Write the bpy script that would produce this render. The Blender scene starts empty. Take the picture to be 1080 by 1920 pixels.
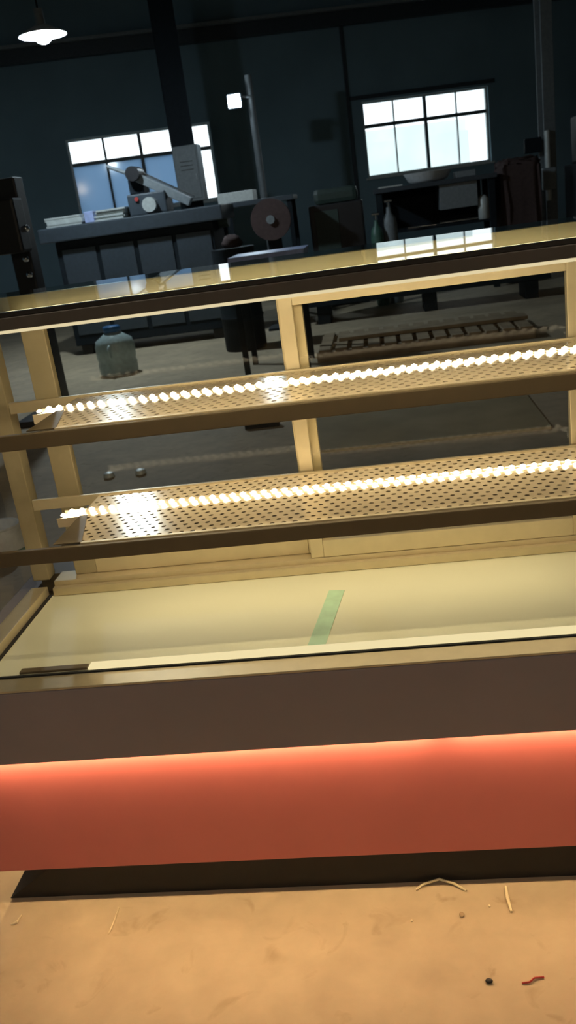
import bpy, bmesh, math, random
from mathutils import Vector, Matrix
random.seed(7)
S = bpy.context.scene
COL = S.collection

# ---------------------------------------------------------------- camera
YAW, PITCH, ROLL, FPX = math.radians(7.82), math.radians(18.95), math.radians(8.03), 1643.0
def make_camera():
    f = Vector((-math.sin(YAW)*math.cos(PITCH), math.cos(YAW)*math.cos(PITCH), -math.sin(PITCH)))
    r = Vector((math.cos(YAW), math.sin(YAW), 0))
    d = f.cross(r)
    c, s = math.cos(ROLL), math.sin(ROLL)
    right, down = c*r + s*d, -s*r + c*d
    m = Matrix((right, -down, -f)).transposed().to_4x4()
    m.translation = Vector((0, 0, 1.4))
    cd = bpy.data.cameras.new('camera'); cam = bpy.data.objects.new('camera', cd); COL.objects.link(cam)
    cam.matrix_world = m
    cd.sensor_fit = 'HORIZONTAL'; cd.sensor_width = 36.0; cd.lens = 36.0*FPX/1080.0
    cd.dof.use_dof = True; cd.dof.focus_distance = 1.85; cd.dof.aperture_fstop = 16
    cd.clip_start = 0.05; cd.clip_end = 200
    S.camera = cam
make_camera()

# ---------------------------------------------------------------- world, exposure
w = bpy.data.worlds.new('overcast_sky'); S.world = w; w.use_nodes = True
bg = w.node_tree.nodes['Background']; bg.inputs[0].default_value = (0.84, 0.95, 1.0, 1); bg.inputs[1].default_value = 2.0
S.view_settings.view_transform = 'Standard'; S.view_settings.look = 'None'
S.view_settings.exposure = 0.0; S.view_settings.gamma = 1.0; S.view_settings.use_curve_mapping = False
S.cycles.max_bounces = 8; S.cycles.transparent_max_bounces = 16
S.cycles.sample_clamp_indirect = 6.0
S.cycles.use_denoising = True

# light strengths in one place
L_SHELF, L_HEADER, L_UNDER, L_PENDANT, L_FILL, L_FLOOD = 9.0, 42.0, 76.0, 700.0, 300.0, 150.0
WARM_IN, WARM_UNDER, COLD = (1, 0.83, 0.52), (1, 0.68, 0.33), (0.74, 0.90, 1.0)

# ---------------------------------------------------------------- materials
def mat(name, col, rough=0.6, metal=0.0, noise=None, bump=0.0, spec=0.5, coat=0.0):
    m = bpy.data.materials.new(name); m.use_nodes = True
    nt = m.node_tree; b = nt.nodes['Principled BSDF']
    b.inputs['Base Color'].default_value = (*col, 1); b.inputs['Roughness'].default_value = rough
    b.inputs['Metallic'].default_value = metal; b.inputs['Specular IOR Level'].default_value = spec
    b.inputs['Coat Weight'].default_value = coat
    tc = nt.nodes.new('ShaderNodeTexCoord')
    sc, amt = noise if noise else (25.0, 0.12)
    n = nt.nodes.new('ShaderNodeTexNoise'); n.inputs['Scale'].default_value = sc; n.inputs['Detail'].default_value = 5
    nt.links.new(tc.outputs['Object'], n.inputs['Vector'])
    r = nt.nodes.new('ShaderNodeMapRange'); r.inputs[1].default_value = 0.3; r.inputs[2].default_value = 0.7
    r.inputs[3].default_value = 1-amt; r.inputs[4].default_value = 1+amt
    nt.links.new(n.outputs['Fac'], r.inputs[0])
    mx = nt.nodes.new('ShaderNodeVectorMath'); mx.operation = 'SCALE'; mx.inputs[0].default_value = col
    nt.links.new(r.outputs[0], mx.inputs['Scale']); nt.links.new(mx.outputs[0], b.inputs['Base Color'])
    if bump:
        bp = nt.nodes.new('ShaderNodeBump'); bp.inputs['Strength'].default_value = bump; bp.inputs['Distance'].default_value = 0.01
        nt.links.new(n.outputs['Fac'], bp.inputs['Height']); nt.links.new(bp.outputs[0], b.inputs['Normal'])
    return m

def emit(name, col, strength):
    m = bpy.data.materials.new(name); m.use_nodes = True; nt = m.node_tree
    nt.nodes.remove(nt.nodes['Principled BSDF'])
    e = nt.nodes.new('ShaderNodeEmission'); e.inputs[0].default_value = (*col, 1); e.inputs[1].default_value = strength
    nt.links.new(e.outputs[0], nt.nodes['Material Output'].inputs[0])
    return m

def glass(name, tint=(1, 1, 1), ior=1.45, rough=0.0):
    """sheet glass: clear with mirror reflection by angle, counted on the face the light enters"""
    m = bpy.data.materials.new(name); m.use_nodes = True; nt = m.node_tree
    nt.nodes.remove(nt.nodes['Principled BSDF'])
    N = nt.nodes.new
    geo = N('ShaderNodeNewGeometry'); fr = N('ShaderNodeFresnel'); fr.inputs['IOR'].default_value = ior
    inv = N('ShaderNodeMath'); inv.operation = 'SUBTRACT'; inv.inputs[0].default_value = 1
    nt.links.new(geo.outputs['Backfacing'], inv.inputs[1])
    mul = N('ShaderNodeMath'); mul.operation = 'MULTIPLY'
    nt.links.new(fr.outputs[0], mul.inputs[0]); nt.links.new(inv.outputs[0], mul.inputs[1])
    t = N('ShaderNodeBsdfTransparent'); t.inputs[0].default_value = (*tint, 1)
    g = N('ShaderNodeBsdfGlossy'); g.inputs['Roughness'].default_value = rough
    mix = N('ShaderNodeMixShader')
    nt.links.new(mul.outputs[0], mix.inputs[0]); nt.links.new(t.outputs[0], mix.inputs[1]); nt.links.new(g.outputs[0], mix.inputs[2])
    nt.links.new(mix.outputs[0], nt.nodes['Material Output'].inputs[0])
    return m

def frosted(name, col):
    m = bpy.data.materials.new(name); m.use_nodes = True; nt = m.node_tree
    nt.nodes.remove(nt.nodes['Principled BSDF'])
    N = nt.nodes.new
    t = N('ShaderNodeBsdfTranslucent'); t.inputs[0].default_value = (*col, 1)
    g = N('ShaderNodeBsdfGlossy'); g.inputs['Roughness'].default_value = 0.08
    fr = N('ShaderNodeFresnel'); fr.inputs[0].default_value = 1.4
    mix = N('ShaderNodeMixShader')
    nt.links.new(fr.outputs[0], mix.inputs[0]); nt.links.new(t.outputs[0], mix.inputs[1]); nt.links.new(g.outputs[0], mix.inputs[2])
    nt.links.new(mix.outputs[0], nt.nodes['Material Output'].inputs[0])
    return m

def concrete():
    m = bpy.data.materials.new('worn_concrete'); m.use_nodes = True; nt = m.node_tree; b = nt.nodes['Principled BSDF']
    N = nt.nodes.new; tc = N('ShaderNodeTexCoord')
    def noise(scale, det, dist=0.0):
        n = N('ShaderNodeTexNoise'); n.inputs['Scale'].default_value = scale; n.inputs['Detail'].default_value = det
        n.inputs['Distortion'].default_value = dist; nt.links.new(tc.outputs['Object'], n.inputs['Vector']); return n
    def ramp(src, p0, p1, c0, c1):
        r = N('ShaderNodeValToRGB'); r.color_ramp.elements[0].position = p0; r.color_ramp.elements[1].position = p1
        r.color_ramp.elements[0].color = (*c0, 1); r.color_ramp.elements[1].color = (*c1, 1)
        nt.links.new(src.outputs['Fac'], r.inputs[0]); return r
    big = ramp(noise(2.6, 6, 0.4), 0.35, 0.68, (0.46, 0.375, 0.265), (0.60, 0.49, 0.34))
    fine = ramp(noise(14, 8, 0.2), 0.3, 0.72, (0.90, 0.89, 0.87), (1.06, 1.05, 1.03))
    spots = ramp(noise(11, 4, 1.0), 0.60, 0.72, (1, 1, 1), (0.76, 0.72, 0.67))
    m1 = N('ShaderNodeMixRGB'); m1.blend_type = 'MULTIPLY'; m1.inputs[0].default_value = 1
    m2 = N('ShaderNodeMixRGB'); m2.blend_type = 'MULTIPLY'; m2.inputs[0].default_value = 0.8
    nt.links.new(big.outputs[0], m1.inputs[1]); nt.links.new(fine.outputs[0], m1.inputs[2])
    nt.links.new(m1.outputs[0], m2.inputs[1]); nt.links.new(spots.outputs[0], m2.inputs[2])
    nt.links.new(m2.outputs[0], b.inputs['Base Color']); b.inputs['Roughness'].default_value = 0.75
    bp = N('ShaderNodeBump'); bp.inputs['Strength'].default_value = 0.12; bp.inputs['Distance'].default_value = 0.004
    nt.links.new(noise(40, 6).outputs['Fac'], bp.inputs['Height']); nt.links.new(bp.outputs[0], b.inputs['Normal'])
    return m

M = dict(
    concrete=concrete(),
    wall=mat('blue_grey_wall_paint', (0.195, 0.295, 0.35), 0.85, noise=(0.6, 0.12)),
    ceil=mat('dark_roof_sheet', (0.12, 0.14, 0.15), 0.8),
    steel_dark=mat('dark_painted_steel', (0.010, 0.015, 0.020), 0.7, spec=0.2),
    steel_grey=mat('grey_painted_steel', (0.22, 0.25, 0.265), 0.5),
    steel_mid=mat('blue_grey_machine_paint', (0.045, 0.06, 0.075), 0.5),
    green_dark=mat('dark_green_machine_paint', (0.035, 0.06, 0.05), 0.5),
    green_cyl=mat('green_cylinder_paint', (0.07, 0.16, 0.12), 0.4),
    black=mat('black_plastic', (0.012, 0.012, 0.014), 0.45),
    chrome=mat('polished_steel', (0.75, 0.77, 0.8), 0.15, 1.0),
    pale=mat('pale_sheet_metal', (0.62, 0.66, 0.64), 0.4, 0.2),
    white=mat('white_plastic', (0.92, 0.94, 0.95), 0.35),
    blueish=mat('pale_blue_sheet', (0.42, 0.50, 0.80), 0.3),
    teal=mat('teal_plastic', (0.16, 0.42, 0.42), 0.4),
    blue=mat('blue_plastic', (0.05, 0.16, 0.36), 0.4),
    red=mat('red_plastic', (0.5, 0.06, 0.05), 0.5),
    rust=mat('rust_brown_cloth', (0.075, 0.048, 0.045), 0.9, bump=0.3),
    wood=mat('weathered_wood', (0.36, 0.27, 0.17), 0.8, noise=(6, 0.25)),
    ply=mat('plywood_sheet', (0.42, 0.34, 0.2), 0.7, noise=(3, 0.15)),
    gold_shaded=mat('shaded_champagne_gold', (0.43, 0.36, 0.22), 0.45, 0.3, noise=(40, 0.04)),  # the gold again, darkened to stand for weaker light on the left posts
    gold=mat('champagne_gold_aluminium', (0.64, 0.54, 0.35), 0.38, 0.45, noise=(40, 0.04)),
    gold_dark=mat('dark_bronze_metal', (0.13, 0.095, 0.05), 0.5, 0.2, noise=(40, 0.05)),  # plain dark bronze, one even tone
    lip=mat('pale_gold_lip', (0.92, 0.82, 0.56), 0.35, 0.1, noise=(40, 0.03)),
    mesh=mat('perforated_gold_sheet', (0.86, 0.71, 0.48), 0.12, 0.15, noise=(60, 0.04)),
    deck=mat('cream_deck_plate', (0.74, 0.72, 0.52), 0.6, 0.0, noise=(3, 0.03)),
    brown=mat('dark_brown_laminate', (0.26, 0.22, 0.235), 0.5, noise=(5, 0.06)),
    header=mat('black_brown_header_enamel', (0.09, 0.078, 0.066), 0.4, noise=(8, 0.08)),
    coral=mat('coral_red_panel', (0.58, 0.16, 0.15), 0.42, noise=(4, 0.04)),
    plinth=mat('black_plinth_board', (0.012, 0.010, 0.009), 0.7),
    tape=mat('pale_green_tape', (0.46, 0.68, 0.46), 0.5),
    rubber=mat('black_rubber', (0.015, 0.015, 0.015), 0.8),
    shaving=mat('pale_plastic_shaving', (0.85, 0.74, 0.5), 0.4),
    outside=mat('pale_facade_outside', (0.86, 0.90, 0.87), 0.9, noise=(0.8, 0.1)),
    frame_dark=mat('dark_window_bar', (0.09, 0.12, 0.13), 0.5),
    frame_pale=mat('pale_window_bar', (0.55, 0.6, 0.6), 0.5),
    glass=glass('clear_glass'),
    door_glass=glass('door_glass', (1, 1, 0.98), 1.22),
    top_glass=glass('top_glass', (0.96, 1.0, 0.95), 1.45),
    jug=mat('cloudy_translucent_plastic', (0.50, 0.62, 0.62), 0.3),
    pane=glass('window_glass'),
    film=frosted('blue_frosted_film', (0.42, 0.54, 0.68)),
    led=emit('warm_led', WARM_IN, L_SHELF), led_head=emit('warm_header_led', WARM_IN, L_HEADER),
    led_back_fill=emit('warm_back_fill', WARM_IN, 8.0), led_deck=emit('deck_light_diffuser', (1, 0.84, 0.46), 0.9),
    lip_glow=emit('glowing_header_lip', (1, 0.84, 0.50), 0.75),  # header lip made to glow, in place of strip light falling on it
    led_under=emit('warm_under_led', WARM_UNDER, L_UNDER),
    lamp=emit('cold_lamp', COLD, L_PENDANT), fill_lamp=emit('warm_fill_lamp', (1, 0.82, 0.60), L_FILL), flood=emit('cold_flood', COLD, L_FLOOD),
    shade=mat('white_enamel_shade', (0.8, 0.85, 0.88), 0.5),
)

# ---------------------------------------------------------------- mesh helpers
def origin_of(o):
    return Vector((0, 0, 0)) if o is None else o.location + origin_of(o.parent)
def box(bm, x0, x1, y0, y1, z0, z1, bev=0.0, rot=None, piv=None):
    r = bmesh.ops.create_cube(bm, size=1.0)
    vs = r['verts']
    c = Vector(((x0+x1)/2, (y0+y1)/2, (z0+z1)/2)); s = Vector((x1-x0, y1-y0, z1-z0))
    for v in vs: v.co = Vector((v.co.x*s.x, v.co.y*s.y, v.co.z*s.z)) + c
    if bev:
        es = list({e for v in vs for e in v.link_edges})
        rb = bmesh.ops.bevel(bm, geom=es, offset=bev, segments=2, affect='EDGES', profile=0.6)
        vs = list({v for f in rb['faces'] for v in f.verts} | {v for v in vs if v.is_valid})
    if rot is not None:
        p = Vector(piv) if piv is not None else c
        for v in vs: v.co = rot @ (v.co-p) + p
    return vs
def cyl(bm, p0, p1, r0, r1=None, n=16, cap=True):
    p0, p1 = Vector(p0), Vector(p1); r1 = r0 if r1 is None else r1
    d = p1-p0; L = d.length
    q = Vector((0, 0, 1)).rotation_difference(d.normalized()).to_matrix()
    r = bmesh.ops.create_cone(bm, cap_ends=cap, segments=n, radius1=r0, radius2=r1, depth=L)
    for v in r['verts']: v.co = q @ v.co + (p0+p1)/2
    return r['verts']
def lathe(bm, prof, c, n=24):
    c = Vector(c); rings = []
    for r, z in prof:
        rings.append([bm.verts.new(c + Vector((r*math.cos(2*math.pi*i/n), r*math.sin(2*math.pi*i/n), z))) for i in range(n)])
    for a, b in zip(rings, rings[1:]):
        for i in range(n):
            bm.faces.new((a[i], a[(i+1) % n], b[(i+1) % n], b[i]))
    if prof[0][0] > 1e-4: bm.faces.new(list(reversed(rings[0])))
    if prof[-1][0] > 1e-4: bm.faces.new(rings[-1])
    bmesh.ops.remove_doubles(bm, verts=[v for r in rings for v in r], dist=1e-5)
def tube(bm, pts, r, n=8):
    pts = [Vector(p) for p in pts]; rings = []
    for i, p in enumerate(pts):
        d = (pts[min(i+1, len(pts)-1)]-pts[max(i-1, 0)]).normalized()
        a = d.orthogonal().normalized() if i == 0 else (a - d*a.dot(d)).normalized()
        b = d.cross(a)
        rr = r[i] if isinstance(r, (list, tuple)) else r
        rings.append([bm.verts.new(p + a*rr*math.cos(2*math.pi*k/n) + b*rr*math.sin(2*math.pi*k/n)) for k in range(n)])
    for u, v in zip(rings, rings[1:]):
        for k in range(n): bm.faces.new((u[k], u[(k+1) % n], v[(k+1) % n], v[k]))
    bm.faces.new(list(reversed(rings[0]))); bm.faces.new(rings[-1])
def sphere(bm, c, r, sx=1, sy=1, sz=1, n=14):
    q = bmesh.ops.create_uvsphere(bm, u_segments=n, v_segments=max(6, n//2+2), radius=r)
    for v in q['verts']: v.co = Vector((v.co.x*sx, v.co.y*sy, v.co.z*sz)) + Vector(c)
def obj(name, bm, m, parent=None, smooth=None):
    """one mesh object; verts come in world metres and are stored relative to the parent chain"""
    me = bpy.data.meshes.new(name)
    bmesh.ops.recalc_face_normals(bm, faces=bm.faces)
    xs = [v.co for v in bm.verts]
    lo = Vector((min(v.x for v in xs), min(v.y for v in xs), min(v.z for v in xs)))
    hi = Vector((max(v.x for v in xs), max(v.y for v in xs), max(v.z for v in xs)))
    base = Vector(((lo.x+hi.x)/2, (lo.y+hi.y)/2, lo.z))
    for v in bm.verts: v.co -= base
    if smooth:
        for f in bm.faces: f.smooth = True
        for e in bm.edges:
            if len(e.link_faces) == 2 and e.calc_face_angle(0) > math.radians(smooth): e.smooth = False
    bm.to_mesh(me); bm.free()
    me.materials.append(m)
    o = bpy.data.objects.new(name, me); COL.objects.link(o)
    o.location = base - origin_of(parent)
    if parent is not None: o.parent = parent
    return o
def boxobj(name, m, parent, *d, bev=0.002, rot=None, piv=None):
    bm = bmesh.new(); box(bm, *d, bev=bev, rot=rot, piv=piv); return obj(name, bm, m, parent)
def cylobj(name, m, parent, p0, p1, r0, r1=None, n=20):
    bm = bmesh.new(); cyl(bm, p0, p1, r0, r1, n); return obj(name, bm, m, parent, smooth=40)
def tag(o, label, cat, group=None):
    o['label'] = label; o['category'] = cat
    if group: o['group'] = group
    return o
def thing(name, label, cat, loc, group=None):
    o = bpy.data.objects.new(name, None); COL.objects.link(o); o.location = loc; o.empty_display_size = 0.1
    return tag(o, label, cat, group)
def struct(name, o_or_bm, m=None, parent=None):
    o = obj(name, o_or_bm, m, parent); o['kind'] = 'structure'; return o
def quad_grid_plane(name, x0, x1, y0, y1, z, m):
    bm = bmesh.new(); box(bm, x0, x1, y0, y1, z-0.1, z); return struct(name, bm, m)

# ---------------------------------------------------------------- the hall (its far wall stands 14 degrees off the cabinet's axis)
TH = math.radians(14); RW = Matrix.Rotation(TH, 3, 'Z')
U = Vector((math.cos(TH), math.sin(TH), 0)); V = Vector((-math.sin(TH), math.cos(TH), 0)); P0 = Vector((0, 20, 0))
def wbox(bm, u0, u1, v0, v1, z0, z1, bev=0.0):
    """box in far-wall coordinates: u along the wall, v = depth behind its inner face"""
    vs = box(bm, u0, u1, v0, v1, z0, z1, bev)
    for v in vs: v.co = P0 + U*v.co.x + V*v.co.y + Vector((0, 0, v.co.z))
    return vs
W0, W1, WZ0, WBAR, WZ1, CEIL = (-6.13, -3.22), (-0.035, 2.70), 1.77, 2.78, 3.26, 7.2
bm = bmesh.new()
us = [-11, W0[0], W0[1], W1[0], W1[1], 11]
for i in range(5):
    a, b = us[i], us[i+1]
    if i in (1, 3):
        wbox(bm, a, b, 0, 0.24, -0.0, WZ0); wbox(bm, a, b, 0, 0.24, WZ1, CEIL)
    else: wbox(bm, a, b, 0, 0.24, 0, CEIL)
struct('wall_back', bm, M['wall'])
bm = bmesh.new(); wbox(bm, -11.24, -11, -28, 0.24, 0, CEIL); struct('wall_left', bm, M['wall'])
bm = bmesh.new(); wbox(bm, 11, 11.24, -28, 0.24, 0, CEIL); struct('wall_right', bm, M['wall'])
bm = bmesh.new(); wbox(bm, -11.24, 11.24, -28.24, -28, 0, CEIL); struct('wall_front', bm, M['wall'])
bm = bmesh.new(); wbox(bm, -11.24, 11.24, -28.24, 0.24, CEIL, CEIL+0.2); struct('ceiling', bm, M['ceil'])
bm = bmesh.new(); wbox(bm, -11.24, 11.24, -28.24, 0.24, -0.2, 0); struct('floor', bm, M['concrete'])
bm = bmesh.new(); wbox(bm, -11, 11, -0.22, -0.001, 4.68, 4.93, 0.01); struct('trim_1', bm, M['steel_mid'])
bm = bmesh.new(); wbox(bm, -11, 11, -0.34, -0.001, 4.93, 4.99, 0.005); struct('trim_2', bm, M['steel_grey'])
bm = bmesh.new(); wbox(bm, -0.35, -0.28, -0.05, -0.001, 0, 4.68, 0.005); struct('trim_3', bm, M['steel_mid'])
bm = bmesh.new(); wbox(bm, W1[0]-0.3, W1[1]+0.15, -0.03, -0.001, 3.30, 3.38, 0.005); struct('trim_4', bm, M['steel_mid'])

def window(name, u0, u1, filmed):
    bm = bmesh.new(); t = 0.045
    wbox(bm, u0, u0+t, 0.06, 0.14, WZ0, WZ1); wbox(bm, u1-t, u1, 0.06, 0.14, WZ0, WZ1)
    wbox(bm, u0+t, u1-t, 0.06, 0.14, WZ0, WZ0+t); wbox(bm, u0+t, u1-t, 0.06, 0.14, WZ1-t, WZ1)
    f = struct(name, bm, M['frame_pale'])
    bm = bmesh.new(); wbox(bm, u0+t, u1-t, 0.055, 0.145, WBAR-0.035, WBAR+0.035); obj('transom', bm, M['frame_dark'], f)
    q = (u1-u0)/4
    for k in (1, 2, 3):
        h = 0.032 if k == 2 else (0.022 if filmed else 0.013)
        m = M['frame_dark'] if (k == 2 or filmed) else M['frame_pale']
        for z0, z1 in ((WZ0+t, WBAR-0.035), (WBAR+0.035, WZ1-t)):
            bm = bmesh.new(); wbox(bm, u0+k*q-h, u0+k*q+h, 0.065, 0.135, z0, z1); obj('mullion', bm, m, f)
    for k in range(4):
        a = u0+t if k == 0 else u0+k*q+0.02
        b = u1-t if k == 3 else u0+(k+1)*q-0.02
        for row, (z0, z1) in enumerate(((WZ0+t, WBAR-0.035), (WBAR+0.035, WZ1-t))):
            bm = bmesh.new(); wbox(bm, a, b, 0.095, 0.103, z0, z1)
            fm = filmed and row == 0 and k < 3
            p = obj('pane', bm, M['film'] if fm else M['pane'], f)
            if fm: p['label'] = 'pane with blue frosted film'
    bm = bmesh.new(); wbox(bm, u0-0.05, u1+0.05, -0.06, 0.055, WZ0-0.04, WZ0); obj('sill', bm, M['frame_pale'], f)
    return f
window('window_1', W0[0], W0[1], True)
window('window_2', W1[0], W1[1], False)
# neighbouring building outside, low and pale
bm = bmesh.new(); wbox(bm, -1.0, 5.5, 9, 12, 0, 2.95); wbox(bm, 2.2, 5.5, 9.2, 12, 2.95, 3.3)
o = obj('outdoor_building', bm, M['outside']); tag(o, 'pale flat-roofed building seen outside through the right window', 'building')
bm = bmesh.new(); wbox(bm, -30, 30, 0.5, 40, -0.3, -0.1); struct('floor_outside', bm, M['outside'])

# ---------------------------------------------------------------- display cabinet
CAB = thing('display_cabinet', 'long glass cake display cabinet with gold frames, brown front and coral kick panel', 'display cabinet', (-0.19, 1.8, 0))
XL, XR, YF, YB = -1.00, 0.62, 1.497, 2.10
GL, GR = -0.935, 0.555                                   # outer faces of the glass house
ZD, ZT = 0.572, 1.297                                    # deck height, cabinet top
bm = bmesh.new(); vs = box(bm, -0.972, 0.592, 1.529, 2.02, 0.0, 0.0895)
for v in vs:
    if v.co.z > 0.05: v.co.x += 0.125 if v.co.x < 0 else -0.125
obj('plinth', bm, M['plinth'], CAB)  # black plinth set forward with sloped ends, shaped as the shadow below the cabinet
boxobj('kick_panel', M['coral'], CAB, -0.97, 0.59, 1.512, 1.532, 0.0905, 0.400, bev=0.003)
for a, b in ((-0.97, -0.95), (0.57, 0.59)):
    boxobj('side_kick_panel', M['coral'], CAB, a, b, 1.5325, YB, 0.0905, 0.400, bev=0.003)
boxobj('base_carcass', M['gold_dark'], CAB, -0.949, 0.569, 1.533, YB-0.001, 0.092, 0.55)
boxobj('front_panel', M['brown'], CAB, XL, XR, 1.465, 1.510, 0.4005, 0.566, bev=0.003)
for a, b in ((XL, -0.95), (0.57, XR)):
    boxobj('side_panel', M['brown'], CAB, a, b, 1.5105, YB, 0.4005, 0.566, bev=0.003)
boxobj('front_rail', M['gold'], CAB, XL, XR, 1.466, 1.519, 0.5665, 0.571, bev=0.0015)
boxobj('deck', M['deck'], CAB, -0.882, 0.502, 1.526, 1.934, ZD-0.02, ZD)
boxobj('deck_light', M['led_deck'], CAB, -0.662, 0.48, 1.527, 1.552, ZD+0.0005, ZD+0.006, bev=0.0015)
boxobj('lip_end_cover', M['gold_dark'], CAB, -0.81, -0.664, 1.529, 1.546, ZD+0.0005, ZD+0.006, bev=0.0015)
for a, b in ((-0.935, -0.892), (0.512, 0.555)):
    boxobj('side_rail', M['gold'], CAB, a, b, 1.526, 1.934, 0.551, 0.594)
boxobj('gap_seal', M['rubber'], CAB, GL, GR, 1.5195, 1.5255, 0.551, 0.5735, bev=0)
for a, b in ((-0.8915, -0.8825), (0.5025, 0.5115)):
    boxobj('gap_seal', M['rubber'], CAB, a, b, 1.527, 1.93, 0.552, 0.573, bev=0)
boxobj('door_track', M['gold'], CAB, -0.874, 0.494, 1.935, 1.998, 0.551, 0.606)
boxobj('track_lip', M['gold'], CAB, -0.874, 0.494, 1.918, 1.9335, ZD+0.001, 0.594)
boxobj('door_head', M['gold'], CAB, -0.874, 0.494, 1.935, 1.998, 1.246, 1.258)
for a, b in ((-0.935, -0.892), (0.512, 0.555)):
    boxobj('corner_post', M['gold_shaded'], CAB, a, b, 1.955, 1.998, 0.603, 1.288)
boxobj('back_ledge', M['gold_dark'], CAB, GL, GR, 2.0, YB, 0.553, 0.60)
# glass
boxobj('front_glass', M['glass'], CAB, GL, GR, 1.5200, 1.5250, 0.574, 1.2875, bev=0)
for a in (GL+0.002, GR-0.008):
    boxobj('side_glass', M['glass'], CAB, a, a+0.006, 1.527, 1.953, 0.5945, 1.286, bev=0)
bm = bmesh.new(); vs = box(bm, GL-0.02, GR+0.02, 1.5005, 2.06, 1.290, 1.2965)
for v in vs:
    if v.co.y > 1.8: v.co.z += 0.0042
obj('top_glass', bm, M['top_glass'], CAB)
boxobj('header_cap', M['plinth'], CAB, GL-0.03, GR+0.03, 1.479, 1.4998, 1.2885, 1.2963, bev=0.0005)
boxobj('header', M['header'], CAB, GL-0.03, GR+0.03, 1.480, 1.4995, 1.266, 1.288, bev=0.002)
boxobj('header_bottom', M['header'], CAB, GL-0.03, GR+0.03, 1.4998, 1.5190, 1.266, 1.2885, bev=0.001)
boxobj('header_lip', M['lip_glow'], CAB, GL-0.03, GR+0.03, 1.482, 1.4975, 1.2605, 1.2655, bev=0)
boxobj('back_top_rail', M['gold'], CAB, -0.90, 0.52, 2.035, 2.06, 1.235, 1.2915)
boxobj('header_light', M['led_head'], CAB, -0.70, 0.45, 1.528, 1.540, 1.276, 1.2845, bev=0)
boxobj('added_back_light', M['led_back_fill'], CAB, -0.86, 0.48, 1.988, 1.997, 1.2585, 1.262, bev=0)  # strip added to brighten the back rail seen through the top glass
# sliding doors
def sliding_door(x0, x1, y0, y1, top_rail, label):
    d = bpy.data.objects.new('sliding_door', None); COL.objects.link(d); d.parent = CAB
    d.location = Vector(((x0+x1)/2, (y0+y1)/2, 0.607)) - CAB.location
    d['label'] = label
    s = 0.056
    boxobj('stile', M['gold_shaded' if x0 < -.5 else 'gold'], d, x0, x0+s if x0 < -.5 else x0+0.031, y0, y1, 0.607, 1.245)
    boxobj('stile', M['gold'], d, x1-s, x1, y0, y1, 0.607, 1.245)
    i0, i1 = (x0+s if x0 < -.5 else x0+0.031), x1-s
    boxobj('bottom_rail', M['gold'], d, i0, i1, y0, y1, 0.607, 0.65)
    boxobj('top_rail', M['gold'], d, i0, i1, y0, y1, 1.245-top_rail, 1.245)
    boxobj('pane', M['door_glass'], d, i0, i1, (y0+y1)/2-0.002, (y0+y1)/2+0.002, 0.65, 1.245-top_rail, bev=0)
sliding_door(-0.225, 0.441, 1.934, 1.957, 0.044, 'right sliding door with thick gold top rail')
sliding_door(-0.826, -0.176, 1.967, 1.990, 0.012, 'left sliding door with thin top rail')

# perforated shelves
def perforated(x0, x1, y0, y1, z, pitch=0.023, row=0.020, hole=0.0052, t=0.0008):
    verts, faces = [], []
    nx, ny = int((x1-x0)/pitch), int((y1-y0)/row)
    px, py = (x1-x0)/(nx+0.5), (y1-y0)/ny
    def quad(a, b, c, d):
        k = len(verts); verts.extend((a, b, c, d)); faces.append((k, k+1, k+2, k+3))
    for j in range(ny):
        ya, yb = y0+j*py, y0+(j+1)*py
        off = 0.5*px if j % 2 else 0.0
        if off: quad((x0, ya, z), (x0+off, ya, z), (x0+off, yb, z), (x0, yb, z))
        else: quad((x1-0.5*px, ya, z), (x1, ya, z), (x1, yb, z), (x1-0.5*px, yb, z))
        for i in range(nx):
            xa = x0+off+i*px; xb = xa+px; cx, cy = (xa+xb)/2, (ya+yb)/2
            k = len(verts)
            out = [(xb, cy), (xb, yb), (cx, yb), (xa, yb), (xa, cy), (xa, ya), (cx, ya), (xb, ya)]
            for q, (ox, oy) in enumerate(out): verts.append((ox, oy, z))
            for q in range(8):
                a = math.pi*q/4; verts.append((cx+hole*math.cos(a), cy+hole*math.sin(a), z))
            for q in range(8):
                a = math.pi*q/4; verts.append((cx+hole*math.cos(a), cy+hole*math.sin(a), z-t))
            for q in range(8):
                r = (q+1) % 8
                faces.append((k+q, k+r, k+8+r, k+8+q)); faces.append((k+8+q, k+8+r, k+16+r, k+16+q))
    bm = bmesh.new(); vs = [bm.verts.new(v) for v in verts]
    for f in faces: bm.faces.new([vs[i] for i in f])
    return bm
led_mesh = [None]
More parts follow.
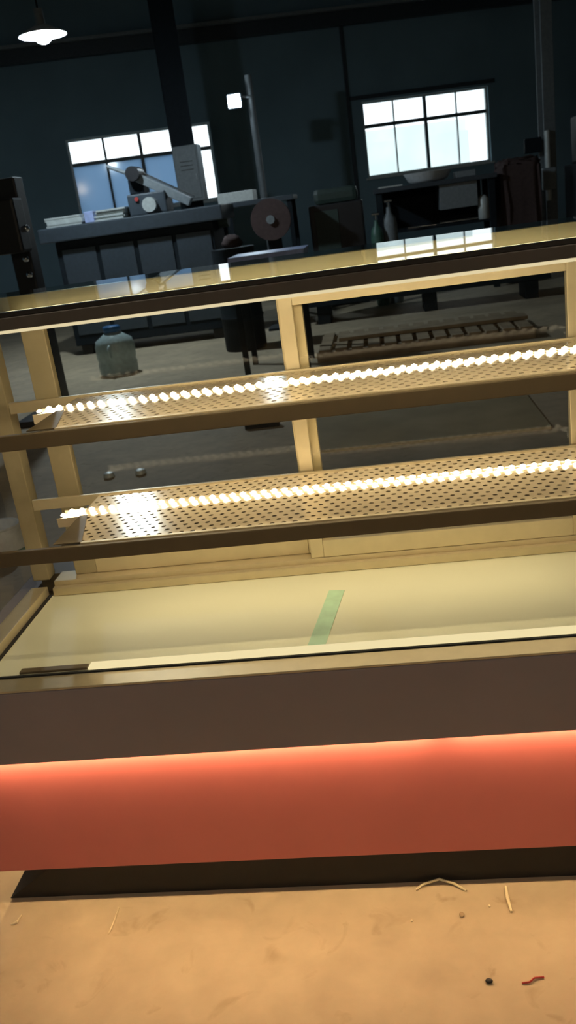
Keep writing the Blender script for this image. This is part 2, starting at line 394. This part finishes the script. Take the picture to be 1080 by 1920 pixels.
def shelf(z, label):
    s = bpy.data.objects.new('shelf', None); COL.objects.link(s); s.parent = CAB
    s.location = Vector((-0.19, 1.75, z)) - CAB.location; s['label'] = label
    obj('perforated_sheet', perforated(-0.705, 0.390, 1.600, 1.916, z), M['mesh'], s)
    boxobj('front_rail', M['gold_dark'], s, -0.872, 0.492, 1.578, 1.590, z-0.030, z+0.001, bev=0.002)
    boxobj('front_trim', M['gold'], s, -0.645, 0.330, 1.5905, 1.5995, z-0.006, z+0.0035, bev=0.001)
    boxobj('back_rail', M['gold'], s, -0.872, 0.492, 1.9165, 1.926, z-0.022, z+0.004, bev=0.001)
    for sg, e in ((-1, -0.645), (1, 0.330)):
        bm = bmesh.new()
        pts = [(e, 1.5995), (e+sg*0.042, 1.772), (e+sg*0.06, 1.772), (e+sg*0.06, 1.5995)]
        lo = [bm.verts.new((x, y, z+0.0006)) for x, y in pts]; hi = [bm.verts.new((x, y, z+0.0022)) for x, y in pts]
        bm.faces.new(lo); bm.faces.new(hi)
        for q in range(4): bm.faces.new((lo[q], lo[(q+1) % 4], hi[(q+1) % 4], hi[q]))
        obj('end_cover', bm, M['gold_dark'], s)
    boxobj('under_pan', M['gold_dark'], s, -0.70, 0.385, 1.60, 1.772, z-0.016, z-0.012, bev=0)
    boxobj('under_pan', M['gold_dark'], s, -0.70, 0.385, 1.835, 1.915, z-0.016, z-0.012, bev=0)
    boxobj('led_channel', M['mesh'], s, -0.76, 0.40, 1.774, 1.777, z-0.022, z-0.0015, bev=0)
    boxobj('led_channel', M['mesh'], s, -0.76, 0.40, 1.829, 1.832, z-0.022, z-0.0015, bev=0)
    boxobj('led_bar', M['led'], s, -0.755, 0.405, 1.7775, 1.8285, z-0.018, z-0.0075, bev=0)
    for row, y in ((0, 1.787), (1, 1.813)):
        for k in range(50):
            x = -0.748+0.0115*row+k*0.0232
            if led_mesh[0] is None:
                bm = bmesh.new(); q = bmesh.ops.create_icosphere(bm, subdivisions=1, radius=0.0074)
                for v in bm.verts: v.co.z = max(v.co.z, -0.001)*0.75
                o = obj('led', bm, M['led'], s, smooth=80); led_mesh[0] = o.data
            else:
                o = bpy.data.objects.new('led', led_mesh[0]); COL.objects.link(o); o.parent = s
            o.location = Vector((x, y, z+0.0006)) - origin_of(s)
    return s
shelf(1.060, 'upper perforated shelf over a glowing light bar')
shelf(0.822, 'lower perforated shelf over a glowing light bar')
for x0, x1 in ((-0.985, 0.022), (0.050, 0.605)):
    boxobj('under_light', M['led_under'], CAB, x0, x1, 1.494, 1.505, 0.3955, 0.4, bev=0)
for x in (-0.988, 0.597):
    boxobj('under_light', M['led_under'], CAB, x, x+0.011, 1.53, 2.05, 0.3955, 0.4, bev=0)

o = boxobj('adhesive_tape', M['tape'], None, -0.2125, -0.1765, 1.552, 1.815, ZD+0.0004, ZD+0.0016, bev=0,
           rot=Matrix.Rotation(math.radians(-7), 3, 'Z'), piv=(-0.194, 1.56, ZD))
tag(o, 'strip of pale green tape lying across the cream deck inside the cabinet', 'tape')

# ---------------------------------------------------------------- debris on the floor in front
def strip(name, pts, r, m, label, cat):
    bm = bmesh.new(); tube(bm, pts, r, 6); return tag(obj(name, bm, m, smooth=60), label, cat)
strip('plastic_shaving', [(0.140, 1.503, 0.003), (0.1395, 1.47, 0.004), (0.142, 1.433, 0.003)], [0.0025, 0.004, 0.0028], M['shaving'],
      'short straight pale shaving on the floor below the coral panel, right of the curled one', 'shaving')
strip('plastic_shaving', [(-0.047, 1.504, 0.003), (-0.03, 1.516, 0.006), (0.004, 1.524, 0.010), (0.035, 1.513, 0.006), (0.058, 1.495, 0.003)],
      [0.002, 0.003, 0.003, 0.003, 0.002], M['shaving'], 'long arched pale shaving lying along the edge of the cabinet shadow', 'shaving')
strip('plastic_shaving', [(-0.703, 1.412, 0.002), (-0.700, 1.45, 0.003), (-0.701, 1.487, 0.002)], [0.001, 0.0022, 0.001], M['shaving'],
      'thin pale shaving on the floor towards the left end of the cabinet', 'shaving')
strip('plastic_shaving', [(-0.938, 1.448, 0.002), (-0.925, 1.452, 0.004), (-0.923, 1.475, 0.002)], [0.0015, 0.0025, 0.0012], M['shaving'],
      'bent pale shaving at the far left end of the cabinet', 'shaving')
strip('twist_tie', [(0.136, 1.262, 0.002), (0.150, 1.262, 0.004), (0.160, 1.271, 0.004), (0.178, 1.274, 0.002)], 0.0018, M['red'],
      'small red twist tie lying on the bare floor', 'twist tie')
bm = bmesh.new(); sphere(bm, (0.077, 1.267, 0.004), 0.006, 1.2, 0.9, 0.65, 10)
tag(obj('pebble', bm, M['black'], smooth=60), 'small black pebble on the floor left of the red twist tie', 'pebble')
bm = bmesh.new(); sphere(bm, (0.042, 1.43, 0.003), 0.005, 1.0, 1.4, 0.6, 10)
tag(obj('pebble', bm, M['wood'], smooth=60), 'small brown crumb on the floor between the black pebble and the arched shaving', 'pebble')
for k, (x, y, r) in enumerate(((-0.06, 1.42, .003), (0.10, 1.452, .003))):
    bm = bmesh.new(); sphere(bm, (x, y, 0.002), r, 1, 1, 0.7, 8)
    tag(obj('plastic_crumb', bm, M['shaving'], smooth=60), ('tiny pale crumb just in front of the arched shaving', 'tiny pale crumb beside the straight shaving')[k], 'crumb')

# ---------------------------------------------------------------- left of and behind the cabinet, on the floor
T = thing('plastic_tub', 'white plastic tub with teal base standing on the floor left of the cabinet', 'tub', (-1.95, 3.85, 0))
bm = bmesh.new(); lathe(bm, [(0.105, 0.025), (0.13, 0.03), (0.10, 0.13), (0.106, 0.135), (0.104, 0.142), (0.092, 0.14), (0.10, 0.05), (0.0, 0.045)], (-1.95, 3.85, 0)); obj('body', bm, M['white'], T, smooth=40)
bm = bmesh.new(); lathe(bm, [(0.118, 0.0), (0.124, 0.005), (0.122, 0.024), (0.0, 0.0245)], (-1.95, 3.85, 0)); obj('base_ring', bm, M['teal'], T, smooth=40)
J = thing('water_jug', 'cloudy plastic water jug with a blue cap on the floor behind the left door', 'jug', (-2.80, 9.0, 0))
bm = bmesh.new(); lathe(bm, [(0.17, 0), (0.2, 0.02), (0.205, 0.12), (0.195, 0.15), (0.205, 0.18), (0.205, 0.30), (0.195, 0.33), (0.19, 0.36), (0.10, 0.42), (0.08, 0.44), (0, 0.44)], (-2.80, 9.0, 0)); obj('body', bm, M['jug'], J, smooth=50)
bm = bmesh.new(); lathe(bm, [(0.085, 0.44), (0.09, 0.445), (0.09, 0.49), (0.08, 0.50), (0, 0.50)], (-2.80, 9.0, 0)); obj('cap', bm, M['blue'], J, smooth=50)
bm = bmesh.new(); tube(bm, [(-2.80, 8.80, 0.20), (-2.80, 8.75, 0.22), (-2.80, 8.75, 0.30), (-2.80, 8.80, 0.32)], 0.012); obj('handle', bm, M['jug'], J, smooth=60)

def pallet(cx, cy, w, d, label):
    P = thing('wooden_pallet', label, 'pallet', (cx, cy, 0))
    for k in (-1, 0, 1):
        boxobj('bearer', M['wood'], P, cx-w/2, cx+w/2, cy+k*(d/2-0.05)-0.045, cy+k*(d/2-0.05)+0.045, 0.0, 0.09, bev=0.004)
    n = int(w/0.15)
    for k in range(n):
        x = cx-w/2+(k+0.5)*w/n
        boxobj('plank', M['wood'], P, x-0.055, x+0.055, cy-d/2, cy+d/2, 0.0905, 0.112+0.003*(k % 2), bev=0.003)
pallet(0.35, 8.75, 2.0, 1.1, 'flat wooden pallet on the floor behind the right door, nearer one')
o = boxobj('plank_board', M['wood'], None, -0.45, 1.35, 8.6, 8.85, 0.117, 0.15, bev=0.004)
tag(o, 'loose reddish board lying on top of the wooden pallet', 'board')
D = thing('machine_bed', 'long low dark machine bed on the floor beyond the wooden pallet', 'machine', (0.6, 11.2, 0))
boxobj('bed', M['steel_dark'], D, -1.0, 2.0, 10.9, 11.5, 0.22, 0.42, bev=0.01)
for x in (-0.8, 0.5, 1.7): boxobj('foot', M['steel_dark'], D, x, x+0.16, 10.95, 11.45, 0, 0.22, bev=0.01)
boxobj('slide', M['steel_mid'], D, -0.9, 1.9, 11.0, 11.12, 0.42, 0.48, bev=0.005)
o = boxobj('plywood_sheet', M['ply'], None, -0.52, 0.90, 5.05, 6.2, 0.0, 0.018, bev=0.002)
tag(o, 'tan plywood sheet lying flat on the floor behind the right door', 'plywood sheet')
o = boxobj('steel_bar', M['steel_dark'], None, -1.02, -0.78, 5.85, 5.91, 0.0, 0.05, bev=0.004)
tag(o, 'short dark steel bar on the floor left of the plywood sheet', 'bar')
for k, (x, y) in enumerate(((-1.75, 5.0), (-1.55, 5.0))):
    bm = bmesh.new(); lathe(bm, [(0.02, 0.0), (0.035, 0.005), (0.03, 0.03), (0.0, 0.04)], (x, y, 0), 12)
    tag(obj('scrap_washer', bm, M['pale'], smooth=40), ('small pale scrap on the floor behind the left door, left one of two', 'small pale scrap on the floor behind the left door, right one of two')[k], 'scrap')

# ---------------------------------------------------------------- hall columns and lamps
def h_column(name, x, y, w, d, h, m, label):
    c = thing(name, label, 'column', (x, y, 0)); R = Matrix.Rotation(TH, 3, 'Z')
    for nm, q in (('flange', (x-w/2, x+w/2, y-d/2, y-d/2+0.03)), ('flange', (x-w/2, x+w/2, y+d/2-0.03, y+d/2)), ('web', (x-0.015, x+0.015, y-d/2+0.03, y+d/2-0.03))):
        boxobj(nm, m, c, *q, 0.02, h, bev=0.003, rot=R, piv=(x, y, 0))
    boxobj('base_plate', m, c, x-w/2-.06, x+w/2+.06, y-d/2-.06, y+d/2+.06, 0, 0.02, bev=0.002, rot=R, piv=(x, y, 0))
    return c
h_column('steel_column', -2.92, 15.0, 0.36, 0.36, CEIL-0.001, M['steel_dark'], 'dark steel column standing in front of the left window')
C2 = h_column('steel_column', 2.57, 14.0, 0.17, 0.22, CEIL-0.001, M['steel_grey'], 'slim grey steel column right of the bright window')
cylobj('downpipe', M['pale'], C2, (2.55, 13.86, 1.0), (2.55, 13.86, 1.95), 0.04)
boxobj('pipe_collar', M['steel_grey'], C2, 2.46, 2.65, 13.80, 13.889, 1.15, 1.45, bev=0.01)
boxobj('switch_box', M['steel_dark'], C2, 2.24, 2.48, 13.90, 14.0, 1.68, 1.88, bev=0.01)
K = thing('control_box', 'grey control box mounted on the dark column before the left window', 'control box', (-2.80, 14.65, 1.70))
boxobj('housing', M['steel_grey'], K, -3.0, -2.60, 14.48, 14.80, 1.70, 2.52, bev=0.008)
boxobj('door', M['steel_grey'], K, -2.97, -2.63, 14.462, 14.479, 1.74, 2.48, bev=0.004)
for z in (2.16, 2.22, 2.28): boxobj('vent_slot', M['black'], K, -2.90, -2.70, 14.456, 14.4615, z, z+0.012, bev=0)
boxobj('handle', M['chrome'], K, -2.68, -2.66, 14.448, 14.4615, 2.0, 2.1, bev=0.002)

def pendant(PX, PY, PZ, label, bulb=M['lamp']):
    PL = thing('pendant_lamp', label, 'lamp', (PX, PY, PZ))
    bm = bmesh.new(); lathe(bm, [(0.05, 0.10), (0.235, 0.012), (0.24, 0.0), (0.232, 0.006), (0.05, 0.088), (0.0, 0.09)], (PX, PY, PZ), 32); obj('shade', bm, M['shade'], PL, smooth=40)
    bm = bmesh.new(); sphere(bm, (PX, PY, PZ-0.005), 0.085, 1, 1, 0.85, 18); obj('bulb', bm, bulb, PL, smooth=60)
    cylobj('socket', M['steel_grey'], PL, (PX, PY, PZ+0.102), (PX, PY, PZ+0.24), 0.045)
    cylobj('drop_rod', M['steel_dark'], PL, (PX, PY, PZ+0.24), (PX, PY, CEIL), 0.010)
pendant(-3.13, 9.7, 3.36, 'round bright pendant lamp hanging high at the left')
# unseen pendants added behind the viewer as fill for the brown front
pendant(-1.9, -2.4, 3.36, 'added round fill lamp behind the viewer, left one', M['fill_lamp'])
pendant(1.9, -2.2, 3.36, 'added round fill lamp behind the viewer, right one', M['fill_lamp'])

LP = thing('floodlight_pole', 'slim grey pole right of the left window, carrying a square floodlight', 'floodlight', (-1.73, 15.0, 0))
cylobj('pole', M['steel_grey'], LP, (-1.73, 15.0, 0.0), (-1.73, 15.0, 3.42), 0.055)
cylobj('arm', M['steel_grey'], LP, (-1.73, 14.945, 3.10), (-1.97, 14.90, 3.14), 0.018)
boxobj('lamp_housing', M['steel_dark'], LP, -2.09, -1.86, 14.86, 14.95, 2.96, 3.18, bev=0.01)
boxobj('lamp_face', M['flood'], LP, -2.07, -1.88, 14.845, 14.859, 2.98, 3.16, bev=0.004)

# ---------------------------------------------------------------- machines at the left
B = thing('machine_bench', 'long dark machine bench with panelled body below the left window', 'machine', (-2.65, 11.2, 0))
boxobj('bed', M['steel_mid'], B, -4.0, -1.75, 10.7, 11.7, 1.38, 1.55, bev=0.015)
boxobj('body', M['steel_dark'], B, -3.85, -1.9, 10.8, 11.6, 0.12, 1.38, bev=0.01)
for k in range(4):
    x = -3.78+k*0.475
    boxobj('body_panel', M['steel_mid'], B, x, x+0.42, 10.785, 10.799, 0.25, 1.28, bev=0.004)
for x in (-3.8, -2.1):
    for y in (10.85, 11.4): boxobj('foot', M['black'], B, x, x+0.14, y, y+0.14, 0, 0.12, bev=0.006)
cylobj('side_tank', M['green_dark'], B, (-1.90, 11.3, 1.40), (-1.78, 11.3, 1.40), 0.12)
A = thing('folding_machine', 'grey machine with inclined arm and black head in front of the left window', 'machine', (-2.7, 11.2, 1.551))
boxobj('body', M['steel_mid'], A, -2.92, -2.45, 11.0, 11.4, 1.551, 1.80, bev=0.02)
boxobj('upright', M['steel_dark'], A, -2.90, -2.72, 11.1, 11.3, 1.80, 1.98, bev=0.015)
bm = bmesh.new(); vs = box(bm, -2.88, -2.12, 11.06, 11.2, 1.80, 1.90, 0.01, rot=Matrix.Rotation(math.radians(31), 3, 'Y'), piv=(-2.55, 11.13, 1.84)); obj('arm', bm, M['steel_grey'], A)
bm = bmesh.new(); vs = box(bm, -2.80, -2.12, 11.21, 11.25, 1.90, 1.925, 0.004, rot=Matrix.Rotation(math.radians(31), 3, 'Y'), piv=(-2.55, 11.13, 1.84)); obj('guide_rail', bm, M['chrome'], A)
cylobj('head', M['black'], A, (-2.80, 10.98, 2.03), (-2.80, 11.28, 2.03), 0.085)
cylobj('cutter_arm', M['steel_grey'], A, (-2.85, 11.1, 2.03), (-3.12, 11.1, 2.16), 0.022)
cylobj('motor', M['pale'], A, (-2.64, 10.90, 1.66), (-2.64, 10.999, 1.66), 0.085)
cylobj('stop_button', M['red'], A, (-2.80, 10.975, 1.74), (-2.80, 10.999, 1.74), 0.025)
def sheets(name, x, y, z, w, d, n, m, label, t=0.02, jitter=0.02, cat='sheet stack'):
    P = thing(name, label, cat, (x, y, z))
    for k in range(n):
        dx, dy = random.uniform(-jitter, jitter), random.uniform(-jitter, jitter)
        boxobj('sheet', m, P, x-w/2+dx, x+w/2+dx, y-d/2+dy, y+d/2+dy, z+k*(t+0.0006), z+k*(t+0.0006)+t, bev=0.002)
    return P
sheets('sheet_stack', -3.68, 11.1, 1.551, 0.44, 0.6, 5, M['pale'], 'pale stack of sheets on the left end of the machine bench', 0.022)
sheets('sheet_stack', -3.12, 11.1, 1.551, 0.36, 0.5, 6, M['pale'], 'pale sheets stacked beside the inclined arm machine', 0.02)
o = boxobj('tool_crate', M['blueish'], None, -3.44, -3.325, 10.85, 11.3, 1.5512, 1.68, bev=0.008)
tag(o, 'narrow blue-grey crate between the two stacks of pale sheets', 'crate')
G = thing('side_table', 'dark narrow work table beside the floodlight pole', 'table', (-1.55, 12.2, 0))
boxobj('table_top', M['steel_mid'], G, -2.0, -1.0, 11.9, 12.6, 1.50, 1.56, bev=0.006)
for x in (-1.97, -1.09):
    for y in (11.93, 12.5): boxobj('leg', M['steel_dark'], G, x, x+0.06, y, y+0.06, 0, 1.5, bev=0.004)
boxobj('lower_tray', M['steel_dark'], G, -1.9, -1.1, 11.95, 12.48, 0.55, 0.58, bev=0.004)
o = boxobj('pale_board', M['pale'], None, -1.99, -1.52, 12.0, 12.4, 1.562, 1.69, bev=0.004)
tag(o, 'pale grey box board on the dark table right of the left window', 'board')
Wh = thing('grinding_wheel', 'large dark round wheel on a stand below the floodlight pole', 'wheel', (-1.22, 11.0, 0))
cylobj('disc', M['rust'], Wh, (-1.22, 10.95, 1.30), (-1.22, 11.05, 1.30), 0.24, n=32)
cylobj('hub', M['steel_grey'], Wh, (-1.22, 10.92, 1.30), (-1.22, 10.949, 1.30), 0.05)
boxobj('stand', M['steel_dark'], Wh, -1.30, -1.14, 11.051, 11.2, 0.03, 1.38, bev=0.01)
boxobj('stand_foot', M['steel_dark'], Wh, -1.42, -1.02, 10.9, 11.35, 0.0, 0.03, bev=0.005)
bm = bmesh.new(); box(bm, -1.62, -1.44, 9.6, 9.8, 1.08, 1.26, 0.04)
TB = thing('scrap_barrel', 'dark barrel topped with a pale rag in front of the round wheel', 'barrel', (-1.53, 9.7, 0))
bm.free(); bm = bmesh.new(); lathe(bm, [(0.22, 0), (0.23, 0.02), (0.23, 0.34), (0.24, 0.36), (0.23, 0.38), (0.23, 0.70), (0.24, 0.72), (0.23, 0.74), (0.23, 1.05), (0.235, 1.08), (0.0, 1.07)], (-1.53, 9.7, 0)); obj('drum', bm, M['steel_dark'], TB, smooth=40)
bm = bmesh.new(); sphere(bm, (-1.53, 9.7, 1.13), 0.11, 1.0, 1.0, 0.75, 12)
for v in bm.verts: v.co += Vector((random.uniform(-.015, .015), random.uniform(-.015, .015), random.uniform(-.012, .012)))
for v in bm.verts: v.co.z = max(v.co.z, 1.082)
tag(obj('crumpled_rag', bm, M['rust'], smooth=80), 'crumpled brownish rag lying on the dark barrel', 'rag')
S2 = thing('sheet_trolley', 'low trolley with pale blue sheets behind the cabinet', 'trolley', (-0.98, 8.25, 0))
boxobj('platform', M['steel_dark'], S2, -1.33, -0.69, 7.95, 8.6, 0.93, 0.98, bev=0.005)
for x in (-1.31, -0.75):
    for y in (7.97, 8.53): boxobj('leg', M['steel_dark'], S2, x, x+0.05, y, y+0.05, 0, 0.93, bev=0.003)
sheets('blue_sheet_stack', -0.98, 8.25, 0.981, 0.68, 0.6, 4, M['blueish'], 'pale blue sheets lying on the low trolley behind the cabinet', 0.018, 0.012)
PO = thing('drill_press', 'dark upright machine column with shiny knobs at the far left', 'machine', (-2.78, 7.0, 0))
boxobj('foot_plate', M['black'], PO, -3.05, -2.55, 6.75, 7.3, 0, 0.05, bev=0.008)
boxobj('upright', M['black'], PO, -2.84, -2.68, 6.92, 7.1, 0.05, 1.9, bev=0.012)
boxobj('head', M['black'], PO, -2.87, -2.65, 6.72, 6.919, 1.35, 1.75, bev=0.02)
for x, z in ((-2.70, 1.30), (-2.645, 1.52), (-2.70, 1.18)):
    bm = bmesh.new(); sphere(bm, (x, 6.86, z), 0.026, n=12); cyl(bm, (x, 6.87, z), (x-0.03, 6.93, z), 0.009, n=8); obj('knob', bm, M['chrome'], PO, smooth=50)

# ---------------------------------------------------------------- machines at the right
BK = thing('black_machine_housing', 'black boxy machine housing left of the right window', 'machine', (-0.5, 13.0, 0))
boxobj('cabinet_body', M['black'], BK, -0.88, -0.14, 12.7, 13.4, 0.06, 1.38, bev=0.02)
boxobj('hood', M['green_dark'], BK, -0.80, -0.20, 12.8, 13.35, 1.38, 1.58, bev=0.06)
boxobj('door', M['green_dark'], BK, -0.80, -0.48, 12.685, 12.699, 0.2, 1.3, bev=0.004)
for x in (-0.84, -0.28): boxobj('foot', M['steel_dark'], BK, x, x+0.1, 12.75, 13.3, 0, 0.06, bev=0.004)
def gas(x, y, r, h, m, label):
    g = thing('gas_cylinder', label, 'gas cylinder', (x, y, 0), 'gas cylinders by the bench')
    bm = bmesh.new(); lathe(bm, [(r*.9, 0), (r, 0.02), (r, h*.82), (r*.85, h*.89), (r*.4, h*.94), (r*.3, h), (0, h)], (x, y, 0)); obj('body', bm, m, g, smooth=50)
    bm = bmesh.new(); cyl(bm, (x, y, h+0.0005), (x, y, h+.06), 0.022, n=12); cyl(bm, (x-.05, y, h+.075), (x+.05, y, h+.075), 0.018, n=12); obj('valve', bm, M['chrome'], g, smooth=50)
gas(0.02, 12.2, 0.085, 1.10, M['green_cyl'], 'dark green gas cylinder left of the bench, shorter one')
gas(0.20, 12.3, 0.095, 1.24, M['steel_grey'], 'pale grey gas cylinder left of the bench, taller one')
R_ = thing('work_bench', 'dark work bench below the bright right window', 'bench', (0.85, 13.0, 0))
boxobj('bench_top', M['steel_mid'], R_, 0.02, 1.66, 12.6, 13.5, 1.42, 1.48, bev=0.006)
for x in (0.05, 1.55):
    for y in (12.63, 13.4): boxobj('leg', M['steel_dark'], R_, x, x+0.08, y, y+0.08, 0, 1.42, bev=0.004)
boxobj('lower_shelf', M['steel_dark'], R_, 0.1, 1.6, 12.65, 13.42, 0.88, 0.91, bev=0.004)
boxobj('drawer_unit', M['steel_grey'], R_, 0.90, 1.40, 12.66, 13.3, 1.10, 1.4195, bev=0.006)
boxobj('back_board', M['steel_dark'], R_, 0.14, 1.53, 13.425, 13.44, 0.911, 1.42, bev=0.002)
TR = thing('round_basin', 'white round basin on the work bench below the bright window', 'basin', (0.78, 12.95, 1.481))
bm = bmesh.new(); lathe(bm, [(0.20, 0.0), (0.27, 0.03), (0.32, 0.12), (0.335, 0.13), (0.32, 0.135), (0.305, 0.115), (0.25, 0.03), (0, 0.015)], (0.78, 12.95, 1.481), 32); obj('bowl', bm, M['white'], TR, smooth=40)
o = boxobj('cut_sheet', M['pale'], None, 0.10, 0.42, 12.7, 13.2, 1.4812, 1.50, bev=0.003); tag(o, 'pale cut sheet on the left end of the work bench', 'sheet')
o = boxobj('cardboard_box', M['steel_grey'], None, 1.14, 1.40, 12.75, 13.15, 1.4812, 1.56, bev=0.006); tag(o, 'low grey box on the bench right of the round basin', 'box')
bm = bmesh.new(); lathe(bm, [(0.07, 0), (0.075, 0.01), (0.075, 0.26), (0.05, 0.29), (0.03, 0.31), (0, 0.31)], (1.48, 12.75, 0.911)); tag(obj('canister', bm, M['pale'], smooth=45), 'pale canister on the lower shelf of the work bench', 'canister')
for k, (x0, x1, y, r, dz) in enumerate(((0.88, 1.38, 12.72, 0.022, 0.02), (0.95, 1.42, 12.84, 0.018, -0.01), (0.45, 0.84, 12.74, 0.012, 0.0))):
    bm = bmesh.new(); cyl(bm, (x0, y, 0.911+r), (x1, y+dz, 0.911+r), r, n=12)
    tag(obj('steel_tube', bm, M['chrome'], smooth=40), ('thick shiny tube on the lower shelf of the bench, front one', 'shiny tube behind the thick one on the lower bench shelf', 'thin shiny rod at the left of the lower bench shelf')[k], 'tube')
bm = bmesh.new(); box(bm, 1.72, 2.24, 12.7, 13.4, 0.0, 1.62, 0.10)
bmesh.ops.subdivide_edges(bm, edges=list(bm.edges), cuts=2, use_grid_fill=True)
for v in bm.verts:
    if v.co.z > 0.05: v.co += Vector((random.uniform(-.03, .03), random.uniform(-.03, .03), random.uniform(-.03, .03)))
tag(obj('covered_stack', bm, M['rust'], smooth=70), 'rust-brown cloth-covered stack at the right end of the bench', 'covered stack')
RM = thing('wall_machine', 'dark machine with pale fittings at the right edge behind the column', 'machine', (2.95, 13.2, 0))
boxobj('body', M['steel_dark'], RM, 2.72, 3.3, 12.8, 13.6, 0.0, 1.45, bev=0.02)
boxobj('upper_head', M['black'], RM, 2.78, 3.25, 12.85, 13.4, 1.45, 2.05, bev=0.03)
for z in (1.62, 1.9): boxobj('fitting', M['pale'], RM, 2.86, 3.10, 12.82, 12.849, z, z+0.05, bev=0.005)
